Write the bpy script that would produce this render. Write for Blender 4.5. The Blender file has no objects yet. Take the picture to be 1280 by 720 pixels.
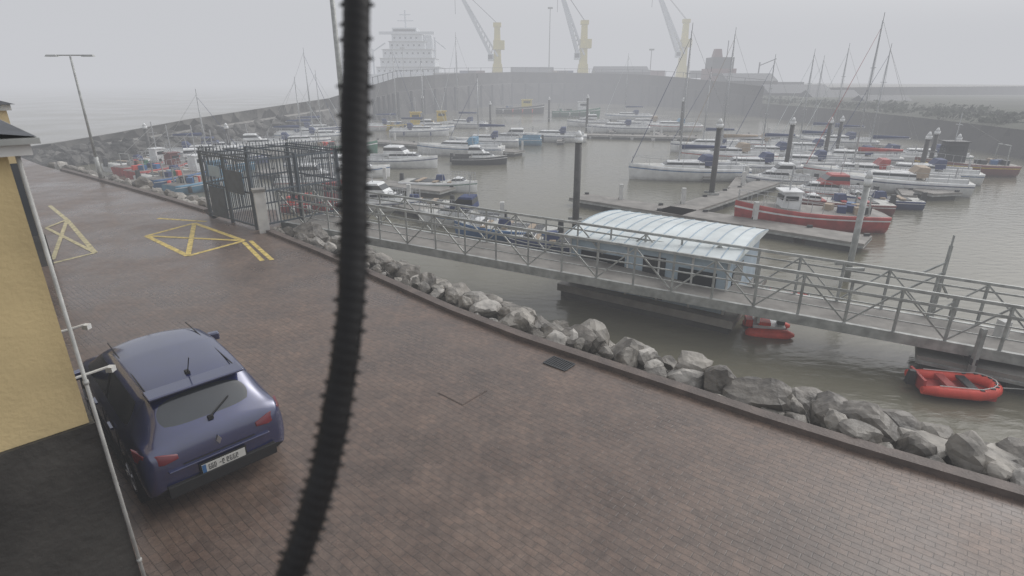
import bpy, bmesh, math, random
from mathutils import Vector, Matrix, noise
random.seed(7)
scene=bpy.context.scene
# ------------------------------------------------------------------ survey: ground/water positions measured by triangulating the site from the mast
CH=5.0; F=700.0; PITCH=math.atan(260/700.0); S=math.sin(PITCH); C=math.cos(PITCH)
def P(px,py,z=0.0):
    u=(px-640)/F; v=(py-360)/F
    t=(CH-z)/(S+C*v)
    return Vector((u*t,(C-S*v)*t,z))
def Zat(py,Y):
    v=(py-360)/F
    return CH-Y*(S+C*v)/(C-S*v)
WL=-2.2
# ------------------------------------------------------------------ materials
def new(name):
    m=bpy.data.materials.new(name); m.use_nodes=True
    return m,m.node_tree.nodes,m.node_tree.links,m.node_tree.nodes['Principled BSDF']
def mat(name,col,rough=0.6,var=0.25,scale=3.0,metal=0.0,bump=0.0,bscale=20,coat=0.0,bdist=.05):
    m,n,l,b=new(name)
    tc=n.new('ShaderNodeTexCoord'); nz=n.new('ShaderNodeTexNoise'); nz.inputs['Scale'].default_value=scale
    nz.inputs['Detail'].default_value=6
    l.new(tc.outputs['Object'],nz.inputs['Vector'])
    r=n.new('ShaderNodeValToRGB'); r.color_ramp.elements[0].position=.3; r.color_ramp.elements[1].position=.7
    r.color_ramp.elements[0].color=tuple(c*(1-var) for c in col)+(1,)
    r.color_ramp.elements[1].color=tuple(min(1,c*(1+var*.6)) for c in col)+(1,)
    l.new(nz.outputs['Fac'],r.inputs['Fac']); l.new(r.outputs['Color'],b.inputs['Base Color'])
    b.inputs['Roughness'].default_value=rough; b.inputs['Metallic'].default_value=metal
    b.inputs['Coat Weight'].default_value=coat; b.inputs['Coat Roughness'].default_value=.08
    if bump>0:
        n2=n.new('ShaderNodeTexNoise'); n2.inputs['Scale'].default_value=bscale; n2.inputs['Detail'].default_value=8
        l.new(tc.outputs['Object'],n2.inputs['Vector'])
        bp=n.new('ShaderNodeBump'); bp.inputs['Strength'].default_value=bump; bp.inputs['Distance'].default_value=bdist
        l.new(n2.outputs['Fac'],bp.inputs['Height']); l.new(bp.outputs['Normal'],b.inputs['Normal'])
    return m
M={}
M['white']=mat('gelcoat_white',(.76,.77,.77),.35,.2,2)
M['deck']=mat('deck_cream',(.50,.50,.47),.6,.2,3)
M['glass']=mat('dark_glass',(.02,.025,.03),.08,.1,2)
M['navy']=mat('canvas_navy',(.03,.05,.14),.7,.2,4)
M['blue']=mat('hull_blue',(.04,.13,.30),.4,.2,2)
M['lblue']=mat('hull_light_blue',(.12,.28,.42),.4,.2,2)
M['red']=mat('hull_red',(.40,.055,.05),.45,.35,2)
M['maroon']=mat('superstructure_maroon',(.16,.05,.045),.5,.3,.5)
M['orange']=mat('rubber_orange_red',(.68,.07,.045),.5,.2,5)
M['yellow']=mat('paint_yellow',(.62,.45,.05),.5,.15,2)
M['cyel']=mat('crane_yellow',(.66,.55,.14),.5,.15,.3)
M['black']=mat('black_rubber',(.013,.013,.014),.65,.2,8)
M['dark']=mat('dark_steel',(.04,.043,.047),.5,.25,5)
M['pile']=mat('pile_steel',(.07,.068,.066),.6,.4,3)
M['galv']=mat('galvanised_steel',(.38,.39,.375),.5,.35,4,metal=.2)
M['gblue']=mat('gate_steel_grey',(.10,.12,.14),.5,.2,4,metal=.3)
M['alu']=mat('mast_aluminium',(.46,.47,.48),.4,.1,4,metal=.3)
M['pont']=mat('pontoon_deck',(.25,.235,.215),.7,.35,1.5,bump=.2)
M['pside']=mat('pontoon_float',(.07,.07,.065),.8,.3,2)
M['conc']=mat('concrete',(.27,.26,.24),.85,.4,1.2,bump=.3,bscale=8)
M['green']=mat('hull_green',(.04,.16,.10),.45,.2,2)
M['ltblu']=mat('shed_panel_blue',(.38,.47,.54),.55,.18,1.2)
M['roofw']=mat('shed_roof_white',(.66,.71,.71),.45,.2,1.0)
M['tan']=mat('canvas_tan',(.38,.30,.22),.7,.2,3)
M['slate']=mat('roof_slate',(.06,.065,.075),.6,.3,3,bump=.3)
M['wyel']=mat('render_yellow',(.62,.49,.26),.85,.16,1.2,bump=.15,bscale=30)
M['wtrim']=mat('trim_white',(.60,.60,.58),.5,.18,3)
M['pipe']=mat('downpipe_pale_grey',(.42,.42,.40),.5,.3,6)
M['ship']=mat('ship_white',(.66,.69,.72),.5,.1,.2)

def ramp(n,l,src,p0,c0,p1,c1):
    r=n.new('ShaderNodeValToRGB'); r.color_ramp.elements[0].position=p0; r.color_ramp.elements[1].position=p1
    r.color_ramp.elements[0].color=c0+(1,); r.color_ramp.elements[1].color=c1+(1,); l.new(src,r.inputs['Fac']); return r.outputs['Color']
def mul(n,l,a,b_,fac=1,bt='MULTIPLY'):
    mx=n.new('ShaderNodeMix'); mx.data_type='RGBA'; mx.blend_type=bt; mx.inputs[0].default_value=fac
    l.new(a,mx.inputs[6]); l.new(b_,mx.inputs[7]); return mx.outputs[2]
def paving():
    m,n,l,b=new('block_paving')
    tc=n.new('ShaderNodeTexCoord'); mp=n.new('ShaderNodeMapping'); mp.inputs['Rotation'].default_value=(0,0,math.radians(40))
    l.new(tc.outputs['Object'],mp.inputs['Vector'])
    wn=n.new('ShaderNodeTexNoise'); wn.inputs['Scale'].default_value=.9; wn.inputs['Detail'].default_value=4
    l.new(mp.outputs['Vector'],wn.inputs['Vector'])
    wv=n.new('ShaderNodeVectorMath'); wv.operation='SCALE'; wv.inputs['Scale'].default_value=.12
    l.new(wn.outputs['Color'],wv.inputs[0])
    wa=n.new('ShaderNodeVectorMath'); l.new(mp.outputs['Vector'],wa.inputs[0]); l.new(wv.outputs['Vector'],wa.inputs[1])
    br=n.new('ShaderNodeTexBrick'); br.inputs['Scale'].default_value=1
    br.inputs['Brick Width'].default_value=.19; br.inputs['Row Height'].default_value=.095; br.inputs['Mortar Size'].default_value=.006
    br.inputs['Mortar Smooth'].default_value=.6; br.inputs['Bias'].default_value=0
    br.inputs['Color1'].default_value=(.158,.112,.088,1); br.inputs['Color2'].default_value=(.128,.096,.079,1); br.inputs['Mortar'].default_value=(.085,.068,.057,1)
    l.new(wa.outputs['Vector'],br.inputs['Vector'])
    def nz(s,d=8,r=.6,src=None):
        q=n.new('ShaderNodeTexNoise'); q.inputs['Scale'].default_value=s; q.inputs['Detail'].default_value=d; q.inputs['Roughness'].default_value=r
        l.new(src or tc.outputs['Object'],q.inputs['Vector']); return q.outputs['Fac']
    n1=nz(.33,9,.62); n3=nz(9); n4=nz(1.3,6,.7); n5=nz(60,3)
    c=mul(n,l,br.outputs['Color'],ramp(n,l,n1,.32,(.74,.73,.73),.68,(1.2,1.18,1.16)))
    c=mul(n,l,c,ramp(n,l,n3,.3,(.72,.72,.73),.7,(1.25,1.25,1.25)))
    c=mul(n,l,c,ramp(n,l,n4,.35,(.82,.81,.81),.6,(1.08,1.08,1.07)))
    c=mul(n,l,c,ramp(n,l,n5,.3,(.8,.8,.8),.7,(1.2,1.2,1.2)))
    l.new(c,b.inputs['Base Color'])
    rr=n.new('ShaderNodeMapRange'); rr.inputs[1].default_value=.38; rr.inputs[2].default_value=.60; rr.inputs[3].default_value=.20; rr.inputs[4].default_value=.46
    l.new(n1,rr.inputs[0]); l.new(rr.outputs[0],b.inputs['Roughness'])
    ad=n.new('ShaderNodeMath'); ad.operation='MULTIPLY_ADD'; ad.inputs[1].default_value=-1.0; l.new(br.outputs['Fac'],ad.inputs[0]); l.new(n3,ad.inputs[2])
    bp=n.new('ShaderNodeBump'); bp.inputs['Strength'].default_value=.4; bp.inputs['Distance'].default_value=.006
    l.new(ad.outputs[0],bp.inputs['Height']); l.new(bp.outputs['Normal'],b.inputs['Normal'])
    return m
M['paving']=paving()
def water():
    m,n,l,b=new('harbour_water')
    tc=n.new('ShaderNodeTexCoord'); 
    nz=n.new('ShaderNodeTexNoise'); nz.inputs['Scale'].default_value=2.6; nz.inputs['Detail'].default_value=5
    mp=n.new('ShaderNodeMapping'); mp.inputs['Scale'].default_value=(.6,1.3,1); mp.inputs['Rotation'].default_value=(0,0,.3)
    l.new(tc.outputs['Object'],mp.inputs['Vector']); l.new(mp.outputs['Vector'],nz.inputs['Vector'])
    bp=n.new('ShaderNodeBump'); bp.inputs['Strength'].default_value=.5; bp.inputs['Distance'].default_value=.06
    l.new(nz.outputs['Fac'],bp.inputs['Height']); l.new(bp.outputs['Normal'],b.inputs['Normal'])
    n2=n.new('ShaderNodeTexNoise'); n2.inputs['Scale'].default_value=.08; n2.inputs['Detail'].default_value=6
    l.new(tc.outputs['Object'],n2.inputs['Vector'])
    l.new(ramp(n,l,n2.outputs['Fac'],.35,(.138,.130,.095),.65,(.172,.162,.122)),b.inputs['Base Color'])
    rr=n.new('ShaderNodeMapRange'); rr.inputs[1].default_value=.35; rr.inputs[2].default_value=.65; rr.inputs[3].default_value=.10; rr.inputs[4].default_value=.24
    l.new(n2.outputs['Fac'],rr.inputs[0]); l.new(rr.outputs[0],b.inputs['Roughness'])
    b.inputs['IOR'].default_value=1.33
    return m
M['water']=water()
def stone(name,c0,c1,scale,bstr=.8):
    m,n,l,b=new(name)
    tc=n.new('ShaderNodeTexCoord')
    vo=n.new('ShaderNodeTexVoronoi'); vo.inputs['Scale'].default_value=scale
    nz=n.new('ShaderNodeTexNoise'); nz.inputs['Scale'].default_value=scale*2.3; nz.inputs['Detail'].default_value=8
    l.new(tc.outputs['Object'],vo.inputs['Vector']); l.new(tc.outputs['Object'],nz.inputs['Vector'])
    mx=n.new('ShaderNodeMix'); mx.inputs[0].default_value=.5
    l.new(nz.outputs['Fac'],mx.inputs[2]); 
    sp=n.new('ShaderNodeSeparateColor'); l.new(vo.outputs['Color'],sp.inputs[0]); l.new(sp.outputs[0],mx.inputs[3])
    l.new(ramp(n,l,mx.outputs[0],.3,c0,.72,c1),b.inputs['Base Color'])
    b.inputs['Roughness'].default_value=.8
    bp=n.new('ShaderNodeBump'); bp.inputs['Strength'].default_value=bstr; bp.inputs['Distance'].default_value=.3/scale
    l.new(vo.outputs['Distance'],bp.inputs['Height']); l.new(bp.outputs['Normal'],b.inputs['Normal'])
    return m
M['armour']=stone('armour_stone_dark',(.03,.029,.027),(.13,.125,.115),.8)
M['bank']=stone('bank_rubble',(.035,.035,.026),(.12,.115,.095),4)
M['quayw']=stone('quay_wall_dark',(.028,.026,.025),(.06,.056,.053),.35,.3)
M['plinth']=mat('plinth_dark_render',(.050,.047,.042),.6,.65,1.6,bump=.5,bscale=14,bdist=.03)
M['rock']=mat('rock_limestone',(.27,.25,.22),.55,.65,2.2,bump=.7,bscale=6)
M['rockd']=mat('rock_limestone_wet',(.17,.155,.135),.5,.65,2.6,bump=.7,bscale=7)
M['rockl']=mat('rock_limestone_pale',(.37,.35,.32),.65,.55,3.0,bump=.6,bscale=8)
M['leaf']=mat('tree_foliage',(.05,.06,.04),.9,.5,.6)
M['land']=mat('land_grass',(.05,.055,.035),.9,.4,.1)
M['kerb']=mat('kerb_stone',(.12,.093,.080),.6,.35,3,bump=.3)
M['lineY']=mat('road_paint_yellow',(.60,.46,.14),.6,.45,7)
M['lineW']=mat('road_paint_faded',(.50,.45,.27),.6,.45,7)

# ------------------------------------------------------------------ builder
class B:
    def __init__(s): s.v=[];s.f=[];s.m=[];s.ms=[];s.sm=[]
    def mi(s,k):
        if k not in s.ms: s.ms.append(k)
        return s.ms.index(k)
    def add(s,vs,fs,k,M4=None,smooth=False):
        o=len(s.v); 
        s.v+= [ (M4@Vector(v) if M4 else Vector(v)) for v in vs]
        i=s.mi(k)
        for f in fs: s.f.append([o+a for a in f]); s.m.append(i); s.sm.append(smooth)
    def box(s,c,size,k,rz=0,M4=None,top=1.0):
        x,y,z=[a/2 for a in size]; cs,sn=math.cos(rz),math.sin(rz); vs=[]
        for dz in(-1,1):
            q=top if dz>0 else 1
            for dx,dy in((-1,-1),(1,-1),(1,1),(-1,1)):
                a,b=dx*x*q,dy*y*q
                vs.append((c[0]+a*cs-b*sn,c[1]+a*sn+b*cs,c[2]+dz*z))
        s.add(vs,[(3,2,1,0),(4,5,6,7),(0,1,5,4),(1,2,6,5),(2,3,7,6),(3,0,4,7)],k,M4)
    def tube(s,p0,p1,r0,k,r1=None,n=6,M4=None):
        p0=Vector(p0);p1=Vector(p1); r1=r0 if r1 is None else r1
        d=(p1-p0)
        if d.length<1e-6: return
        d.normalize(); a=d.orthogonal().normalized(); b=d.cross(a); vs=[]
        for p,r in((p0,r0),(p1,r1)):
            for i in range(n):
                t=2*math.pi*i/n; vs.append(p+a*math.cos(t)*r+b*math.sin(t)*r)
        fs=[(i,(i+1)%n,n+(i+1)%n,n+i) for i in range(n)]+[tuple(range(n-1,-1,-1)),tuple(range(n,2*n))]
        s.add(vs,fs,k,M4,n>6)
    def beam(s,p0,p1,w,h,k,M4=None):
        p0=Vector(p0);p1=Vector(p1);d=(p1-p0).normalized(); sd=d.cross(Vector((0,0,1))); 
        if sd.length<1e-4: sd=Vector((1,0,0))
        sd.normalize(); up=sd.cross(d); vs=[]
        for p in(p0,p1):
            for a,b in((-1,-1),(1,-1),(1,1),(-1,1)): vs.append(p+sd*a*w/2+up*b*h/2)
        s.add(vs,[(3,2,1,0),(4,5,6,7),(0,1,5,4),(1,2,6,5),(2,3,7,6),(3,0,4,7)],k,M4)
    def loft(s,secs,k,closed=True,caps=True,M4=None,smooth=True,kf=None):
        n=len(secs[0]); vs=[p for q in secs for p in q]; 
        o=len(s.v); s.v+=[(M4@Vector(v) if M4 else Vector(v)) for v in vs]
        for i in range(len(secs)-1):
            for j in range(n if closed else n-1):
                a=i*n+j;b=i*n+(j+1)%n
                s.f.append([o+a,o+b,o+b+n,o+a+n]); s.m.append(s.mi(kf(i,j) if kf else k)); s.sm.append(smooth)
        if caps:
            s.f.append([o+j for j in range(n-1,-1,-1)]); s.m.append(s.mi(k)); s.sm.append(False)
            q=(len(secs)-1)*n
            s.f.append([o+q+j for j in range(n)]); s.m.append(s.mi(k)); s.sm.append(False)
    def prism(s,poly,z0,z1,k,ks=None):
        n=len(poly); vs=[(p[0],p[1],z0) for p in poly]+[(p[0],p[1],z1) for p in poly]
        s.add(vs,[tuple(range(n,2*n))],k)
        o=len(s.v)-2*n
        for i in range(n):
            j=(i+1)%n; s.f.append([o+i,o+j,o+n+j,o+n+i]); s.m.append(s.mi(ks or k)); s.sm.append(False)
    def obj(s,name,parent=None,loc=None):
        me=bpy.data.meshes.new(name)
        if loc is None: loc=Vector((0,0,0))
        me.from_pydata([tuple(v-loc) for v in s.v],[],s.f)
        for k in s.ms: me.materials.append(M[k])
        me.polygons.foreach_set('material_index',s.m); me.polygons.foreach_set('use_smooth',s.sm)
        me.validate(); me.update()
        bm=bmesh.new(); bm.from_mesh(me); bmesh.ops.recalc_face_normals(bm,faces=bm.faces); bm.to_mesh(me); bm.free()
        o=bpy.data.objects.new(name,me); scene.collection.objects.link(o); o.location=loc
        if parent: o.parent=parent
        return o
def empty(name,loc=(0,0,0)):
    e=bpy.data.objects.new(name,None); e.location=loc; scene.collection.objects.link(e); return e

# ------------------------------------------------------------------ water & quay
b=B(); b.add([(-1500,-300,WL),(1500,-300,WL),(1500,1500,WL),(-1500,1500,WL)],[(0,1,2,3)],'water'); b.obj('water')
kerb_px=[(330,290),(400,319),(470,350),(560,391),(650,426),(760,463),(850,493),(950,527),(1060,562),(1160,592),(1280,628)]
kerb=[P(x,y) for x,y in kerb_px]
d=(kerb[-1]-kerb[-3]).normalized()
kerb+= [kerb[-1]+d*8, kerb[-1]+d*40]
left_px=[(52,207),(75,213),(130,228),(190,245),(255,265)]
left=[P(x,y) for x,y in left_px]
quay=[Vector((-60,62,0))]+left+[P(262,276)+Vector((0,.3,0))]+[P(300,262),P(345,262),P(352,283)]+kerb
quay+=[Vector((60,-60,0)),Vector((-90,-60,0)),Vector((-110,50,0))]
b=B(); b.prism(quay,-4,0,'paving','bank'); b.obj('road')
def strip(path,w,z0,z1,k,name,off=0):
    b=B(); secs=[]
    for i,p in enumerate(path):
        t=(path[min(i+1,len(path)-1)]-path[max(i-1,0)]).normalized(); nrm=Vector((-t.y,t.x,0))
        secs.append([p+nrm*off+Vector((0,0,z0)),p+nrm*(off+w)+Vector((0,0,z0)),p+nrm*(off+w)+Vector((0,0,z1)),p+nrm*off+Vector((0,0,z1))])
    b.loft(secs,k,smooth=False); return b.obj(name)
strip(kerb,.22,-.3,.10,'kerb','kerb',0)
strip(left[1:],.25,-.3,.10,'kerb','kerb',0)
# ------------------------------------------------------------------ rocky bank
def bank(path,name,wid=3.6):
    b=B(); secs=[]
    for i,p in enumerate(path):
        t=(path[min(i+1,len(path)-1)]-path[max(i-1,0)]).normalized(); nrm=Vector((-t.y,t.x,0))
        secs.append([p+nrm*.2+Vector((0,0,-.12)),p+nrm*(wid*.4)+Vector((0,0,-.8)),p+nrm*wid+Vector((0,0,-2.6))])
    b.loft(secs,'bank',closed=False,caps=False); b.obj(name)
bank(kerb,'rocky_bank'); bank(left,'rocky_bank',3)
def ico(n):
    bm=bmesh.new(); bmesh.ops.create_icosphere(bm,subdivisions=n,radius=1)
    vs=[v.co.copy() for v in bm.verts]; fs=[[v.index for v in f.verts] for f in bm.faces]; bm.free(); return vs,fs
ICO3=ico(3); ICO2=ico(2)
def rock(b,c,r,src,k='rock'):
    if k=='rock': k=random.choice(('rock','rock','rockd','rockd','rockl'))
    vs,fs=src; pl=[]
    for _ in range(11):
        n=Vector((random.gauss(0,1),random.gauss(0,1),random.gauss(0,1))).normalized(); pl.append((n,random.uniform(.50,1.0)))
    sc=Vector((random.uniform(.8,1.35),random.uniform(.75,1.15),random.uniform(.65,1.05)))*r
    rot=Matrix.Rotation(random.uniform(0,6.3),3,'Z'); out=[]; off=random.uniform(0,99)
    for v in vs:
        rr=1.15
        for n,h in pl:
            dd=v.dot(n)
            if dd>.05: rr=min(rr,h/dd)
        rr*=1+.12*noise.noise(v*2.5+Vector((off,0,0)))+.05*noise.noise(v*7+Vector((off,0,0)))
        q=v*rr; out.append(Vector(c)+rot@Vector((q.x*sc.x,q.y*sc.y,q.z*sc.z)))
    b.add(out,fs,k,None,False)
def rocks(path,name,rows,step,src,maxlen=999):
    b=B(); L=0
    for i in range(len(path)-1):
        a,c=path[i],path[i+1]; seg=(c-a); ln=seg.length; t=seg.normalized(); nrm=Vector((-t.y,t.x,0))
        s=0
        while s<ln:
            if L>maxlen: break
            for off,z,r in rows:
                rr=r*random.choice((.5,.65,.85,1,1,1.15,1.35))
                if random.random()<.95:
                    p=a+t*(s+random.uniform(-.25,.25))+nrm*(off+random.uniform(-.12,.25))
                    rock(b,(p.x,p.y,z+random.uniform(-.15,.1)),rr,src)
            s+=step*random.uniform(.8,1.2); L+=step
    b.obj(name)
rocks(kerb[:-1],'rock_armour',[(.45,-.06,.20),(.85,-.12,.34),(1.3,-.35,.36),(1.8,-.8,.42),(2.5,-1.4,.45),(3.2,-2.0,.45)],.47,ICO3,34)
rocks(left,'rock_armour',[(.6,-.1,.33),(1.2,-.5,.4),(1.9,-1.2,.5)],.8,ICO2)

# ------------------------------------------------------------------ markings
def line(b,p,q,w,k,z):
    p=Vector((p.x,p.y,z));q=Vector((q.x,q.y,z)); t=(q-p).normalized(); n=Vector((-t.y,t.x,0))*w/2
    b.add([p-n,q-n,q+n,p+n],[(0,1,2,3)],k)
b=B()
c4=[P(183,295),P(243,279),P(305,301),P(235,320)]
for i in range(4): line(b,c4[i],c4[(i+1)%4],.16,'lineY',.004+.0005*i)
line(b,c4[0],c4[2],.15,'lineY',.008); line(b,c4[1],c4[3],.15,'lineY',.012)
line(b,P(197,273),P(258,277),.16,'lineY',.004)
line(b,P(305,303),P(328,326),.13,'lineY',.004); line(b,P(313,301),P(340,325),.13,'lineY',.004)
b.obj('yellow_road_marking')
b=B()
line(b,P(62,257),P(84,275),.14,'lineW',.004); line(b,P(84,275),P(119,316),.14,'lineW',.0045); line(b,P(119,316),P(66,329),.14,'lineW',.005)
line(b,P(58,285),P(119,316),.12,'lineW',.008); line(b,P(84,275),P(66,325),.12,'lineW',.012); line(b,P(58,285),P(84,275),.12,'lineW',.016)
b.obj('yellow_road_marking')
b=B(); g=P(699,455); ang=math.radians(-40)
Mg=Matrix.Translation(g)@Matrix.Rotation(ang,4,'Z')
b.box((0,0,.004),(.50,.34,.012),'black',0,Mg)
for i in range(9): b.box((-.2+i*.05,0,.012),(.018,.30,.02),'dark',0,Mg)
for s_ in(-1,1): b.box((0,s_*.165,.012),(.5,.025,.02),'dark',0,Mg); b.box((s_*.245,0,.012),(.025,.3,.02),'dark',0,Mg)
b.obj('drain_grate')
b=B(); g=P(578,490); Mg=Matrix.Translation(g)@Matrix.Rotation(ang,4,'Z')
b.box((0,0,.003),(.60,.60,.008),'kerb',0,Mg); b.box((0,0,.006),(.57,.57,.010),'paving',0,Mg); b.obj('manhole_cover')

# ------------------------------------------------------------------ buildings (left)
RD=Vector((-.707,.707,0)); PD=Vector((.707,.707,0))
def bld():
    e=empty('yellow_building')
    Cn=Vector((-3.2,3.62,0)); zt=4.55; zp=Zat(528,3.62)
    def corner(l,a,z): return Cn+RD*l-PD*a+Vector((0,0,z))
    b=B()
    def blk(l0,l1,a0,a1,z0,z1,k):
        vs=[corner(l,a,z) for z in(z0,z1) for l,a in((l0,a0),(l1,a0),(l1,a1),(l0,a1))]
        b.add(vs,[(3,2,1,0),(4,5,6,7),(0,1,5,4),(1,2,6,5),(2,3,7,6),(3,0,4,7)],k)
    blk(0,13.5,0,8,zp,zt,'wyel'); b.obj('wall',e)
    b=B(); blk(-.03,13.5,-.03,8,-.1,zp-.003,'plinth'); b.obj('plinth',e)
    b=B(); blk(-.10,13.6,-.12,8,zt+.003,zt+.07,'wtrim'); blk(-.14,13.6,-.17,8,zt+.073,zt+.11,'galv'); b.obj('eaves',e)
    b=B(); p=corner(-.046,-.046,0); b.tube(p,p+Vector((0,0,zt)),.013,'pipe',n=10)
    for z in(1.2,2.9): b.tube(p+Vector((0,0,z)),p+Vector((0,0,z+.03)),.019,'pipe',n=10)
    b.obj('downpipe',e)
    for l,z in((3.2,2.2),(2.1,2.05)):
        b=B(); p0=corner(l,0,z); b.tube(p0,p0+PD*.42+Vector((0,0,.03)),.015,'wtrim'); b.box(p0+PD*.44,(.07,.07,.06),'wtrim'); b.box(p0,(.1,.1,.12),'wtrim',.78)
        b.obj('wall_bracket',e)
    b=B(); r=[corner(-.12,-.16,zt+.115),corner(13.5,-.16,zt+.115),corner(13.5,4,zt+.75),corner(-.12,4,zt+.75)]
    b.add(r,[(0,1,2,3)],'slate'); b.obj('roof',e)
    e2=empty('yellow_building'); 
    Fp=P(66,331); 
    def cf(l,a,z): return Fp+RD*l-PD*a+Vector((0,0,z))
    def blk2(b,l0,l1,a0,a1,z0,z1,k):
        vs=[cf(l,a,z) for z in(z0,z1) for l,a in((l0,a0),(l1,a0),(l1,a1),(l0,a1))]
        b.add(vs,[(3,2,1,0),(4,5,6,7),(0,1,5,4),(1,2,6,5),(2,3,7,6),(3,0,4,7)],k)
    zt2=4.25
    b=B(); blk2(b,0,9,0,7,.9,zt2,'wyel'); b.obj('wall',e2)
    b=B(); blk2(b,-.03,9,-.03,7,-.1,.897,'plinth'); b.obj('plinth',e2)
    b=B(); blk2(b,-.02,.1,.1,1.3,.9,2.9,'glass'); b.obj('door',e2)
    b=B(); blk2(b,-.1,9.2,-.1,7,zt2+.003,zt2+.15,'wtrim'); b.obj('eaves',e2)
    b=B(); r=[cf(-.2,-.2,zt2+.155),cf(9.3,-.2,zt2+.155),cf(9.3,7,zt2+.155),cf(-.2,7,zt2+.155),cf(1,2.8,zt2+1.2),cf(7.5,2.8,zt2+1.2)]
    b.add(r,[(0,1,5,4),(0,4,3),(1,2,5),(2,3,4,5)],'slate'); b.obj('roof',e2)
bld()

# ------------------------------------------------------------------ lamps
b=B(); p=P(127,225); top=p+Vector((0,0,6.1))
b.tube(p,p+Vector((0,0,1.2)),.1,'galv',n=10); b.tube(p+Vector((0,0,1.2)),top,.07,'galv',.045,n=10)
b.tube(top-Vector((.7,0,-.05)),top+Vector((.7,0,.05)),.03,'galv')
for s_ in(-1,1): b.box(top+Vector((s_*.9,0,.03)),(.6,.22,.09),'galv',0,top=.8)
b.obj('street_lamp')
b=B(); p=P(441,258,-1.7); b.tube(p,p+Vector((0,0,13.5)),.15,'galv',.11,n=12); b.box(p+Vector((0,0,13.5)),(.9,.4,.15),'galv'); b.box(p,(.5,.5,.4),'conc'); b.obj('lighting_column')

# ------------------------------------------------------------------ gate compound
def gate():
    e=empty('security_gate')
    a=P(264,270); bb=P(322,287); ax=(bb-a).normalized(); py=Vector((-ax.y,ax.x,0)); W=(bb-a).length; D=3.6; Hh=2.5
    def q(x,y,z): return a+ax*x+py*y+Vector((0,0,z))
    b=B()
    for x,y in((0,0),(W,0),(W,D),(0,D),(W*.5,0),(W,D*.5),(0,D*.5)): b.beam(q(x,y,0),q(x,y,Hh),.1,.1,'gblue')
    for z in(.12,1.3,Hh-.1):
        for p0,p1 in(((0,0),(W,0)),((W,0),(W,D)),((W,D),(0,D)),((0,D),(0,0))): b.beam(q(*p0,z),q(*p1,z),.05,.06,'gblue')
    b.obj('frame',e)
    b=B()
    for p0,p1,L in(((0,0),(W,0),W),((W,0),(W,D),D),((0,D),(W,D),W),((0,0),(0,D),D)):
        n=int(L/.13)
        for i in range(n+1):
            x=p0[0]+(p1[0]-p0[0])*i/n; y=p0[1]+(p1[1]-p0[1])*i/n
            b.tube(q(x,y,.1),q(x,y,Hh+.12+.08*(i%2)),.016,'gblue',n=4)
    b.obj('bars',e)
    b=B(); b.beam(q(W*.12,-.07,.7),q(W*.46,-.07,.7),.03,1.1,'gblue'); b.beam(q(W*.2,-.08,1.85),q(W*.45,-.08,1.85),.02,.4,'ltblu'); b.beam(q(W*.55,-.07,1.6),q(W*.9,-.07,1.6),.02,.8,'gblue'); b.obj('sign_panel',e)
    b=B(); 
    for i in range(5): b.beam(q(0,i*D/4,Hh),q(W,i*D/4,Hh),.04,.05,'gblue')
    b.obj('roof_bars',e)
    b=B(); c=P(331,290); b.box(c+Vector((0,0,.72)),(.34,.34,1.45),'wtrim',.5); b.box(c+Vector((0,0,1.48)),(.42,.42,.09),'conc',.5); b.obj('gate_pillar')
gate()

# ------------------------------------------------------------------ gangway
def gangway():
    e=empty('gangway')
    A=P(352,277,-.12); Z=P(1282,445,-1.3)
    d=(Z-A); d.z=0; L=d.length; ux=d.normalized(); n=Vector((-ux.y,ux.x,0)); ex=4.0
    def q(s,w,z): 
        t=s/L; return Vector((A.x,A.y,0))+ux*s+n*w+Vector((0,0,A.z+(Z.z-A.z)*t+z))
    W=1.7; H=1.2; T=L+ex
    b=B()
    for w in(0,W): b.beam(q(0,w,-.12),q(T,w,-.12),.12,.28,'galv')
    b.obj('edge_beam',e)
    b=B(); b.beam(q(0,W/2,-.02),q(T,W/2,-.02),W-.13,.05,'pont'); b.obj('deck',e)
    b=B(); N=int(T/1.1)
    for w in(0,W):
        b.beam(q(0,w,H),q(T,w,H),.075,.075,'galv'); b.beam(q(0,w,H*.55),q(T,w,H*.55),.035,.035,'galv'); b.beam(q(0,w,H*.28),q(T,w,H*.28),.03,.03,'galv')
        for i in range(N+1):
            s_=T*i/N; b.beam(q(s_,w,0),q(s_,w,H),.055,.055,'galv')
            if i<N:
                s2=T*(i+1)/N
                if i%2: b.beam(q(s_,w,.04),q(s2,w,H-.04),.04,.04,'galv')
                else: b.beam(q(s_,w,H-.04),q(s2,w,.04),.04,.04,'galv')
    b.obj('truss_rails',e)
    b=B()
    for w in(-.12,W+.12): b.beam(q(.5,w,.95),q(T,w,.95),.03,.05,'galv')
    for i in range(0,N+1):
        s_=T*i/N; b.beam(q(s_,0,-.2),q(s_,W,-.2),.06,.1,'dark')
    b.obj('handrails',e)
    b=B()
    for s_ in(L*.955,L+2.5):
        for w in(-.25,W+.25): b.beam(q(s_,w,-.75),q(s_,w,.6),.11,.11,'galv')
        b.beam(q(s_,-.3,-.3),q(s_,W+.3,-.3),.14,.16,'dark')
    b.obj('support_frame',e)
gangway()
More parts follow.
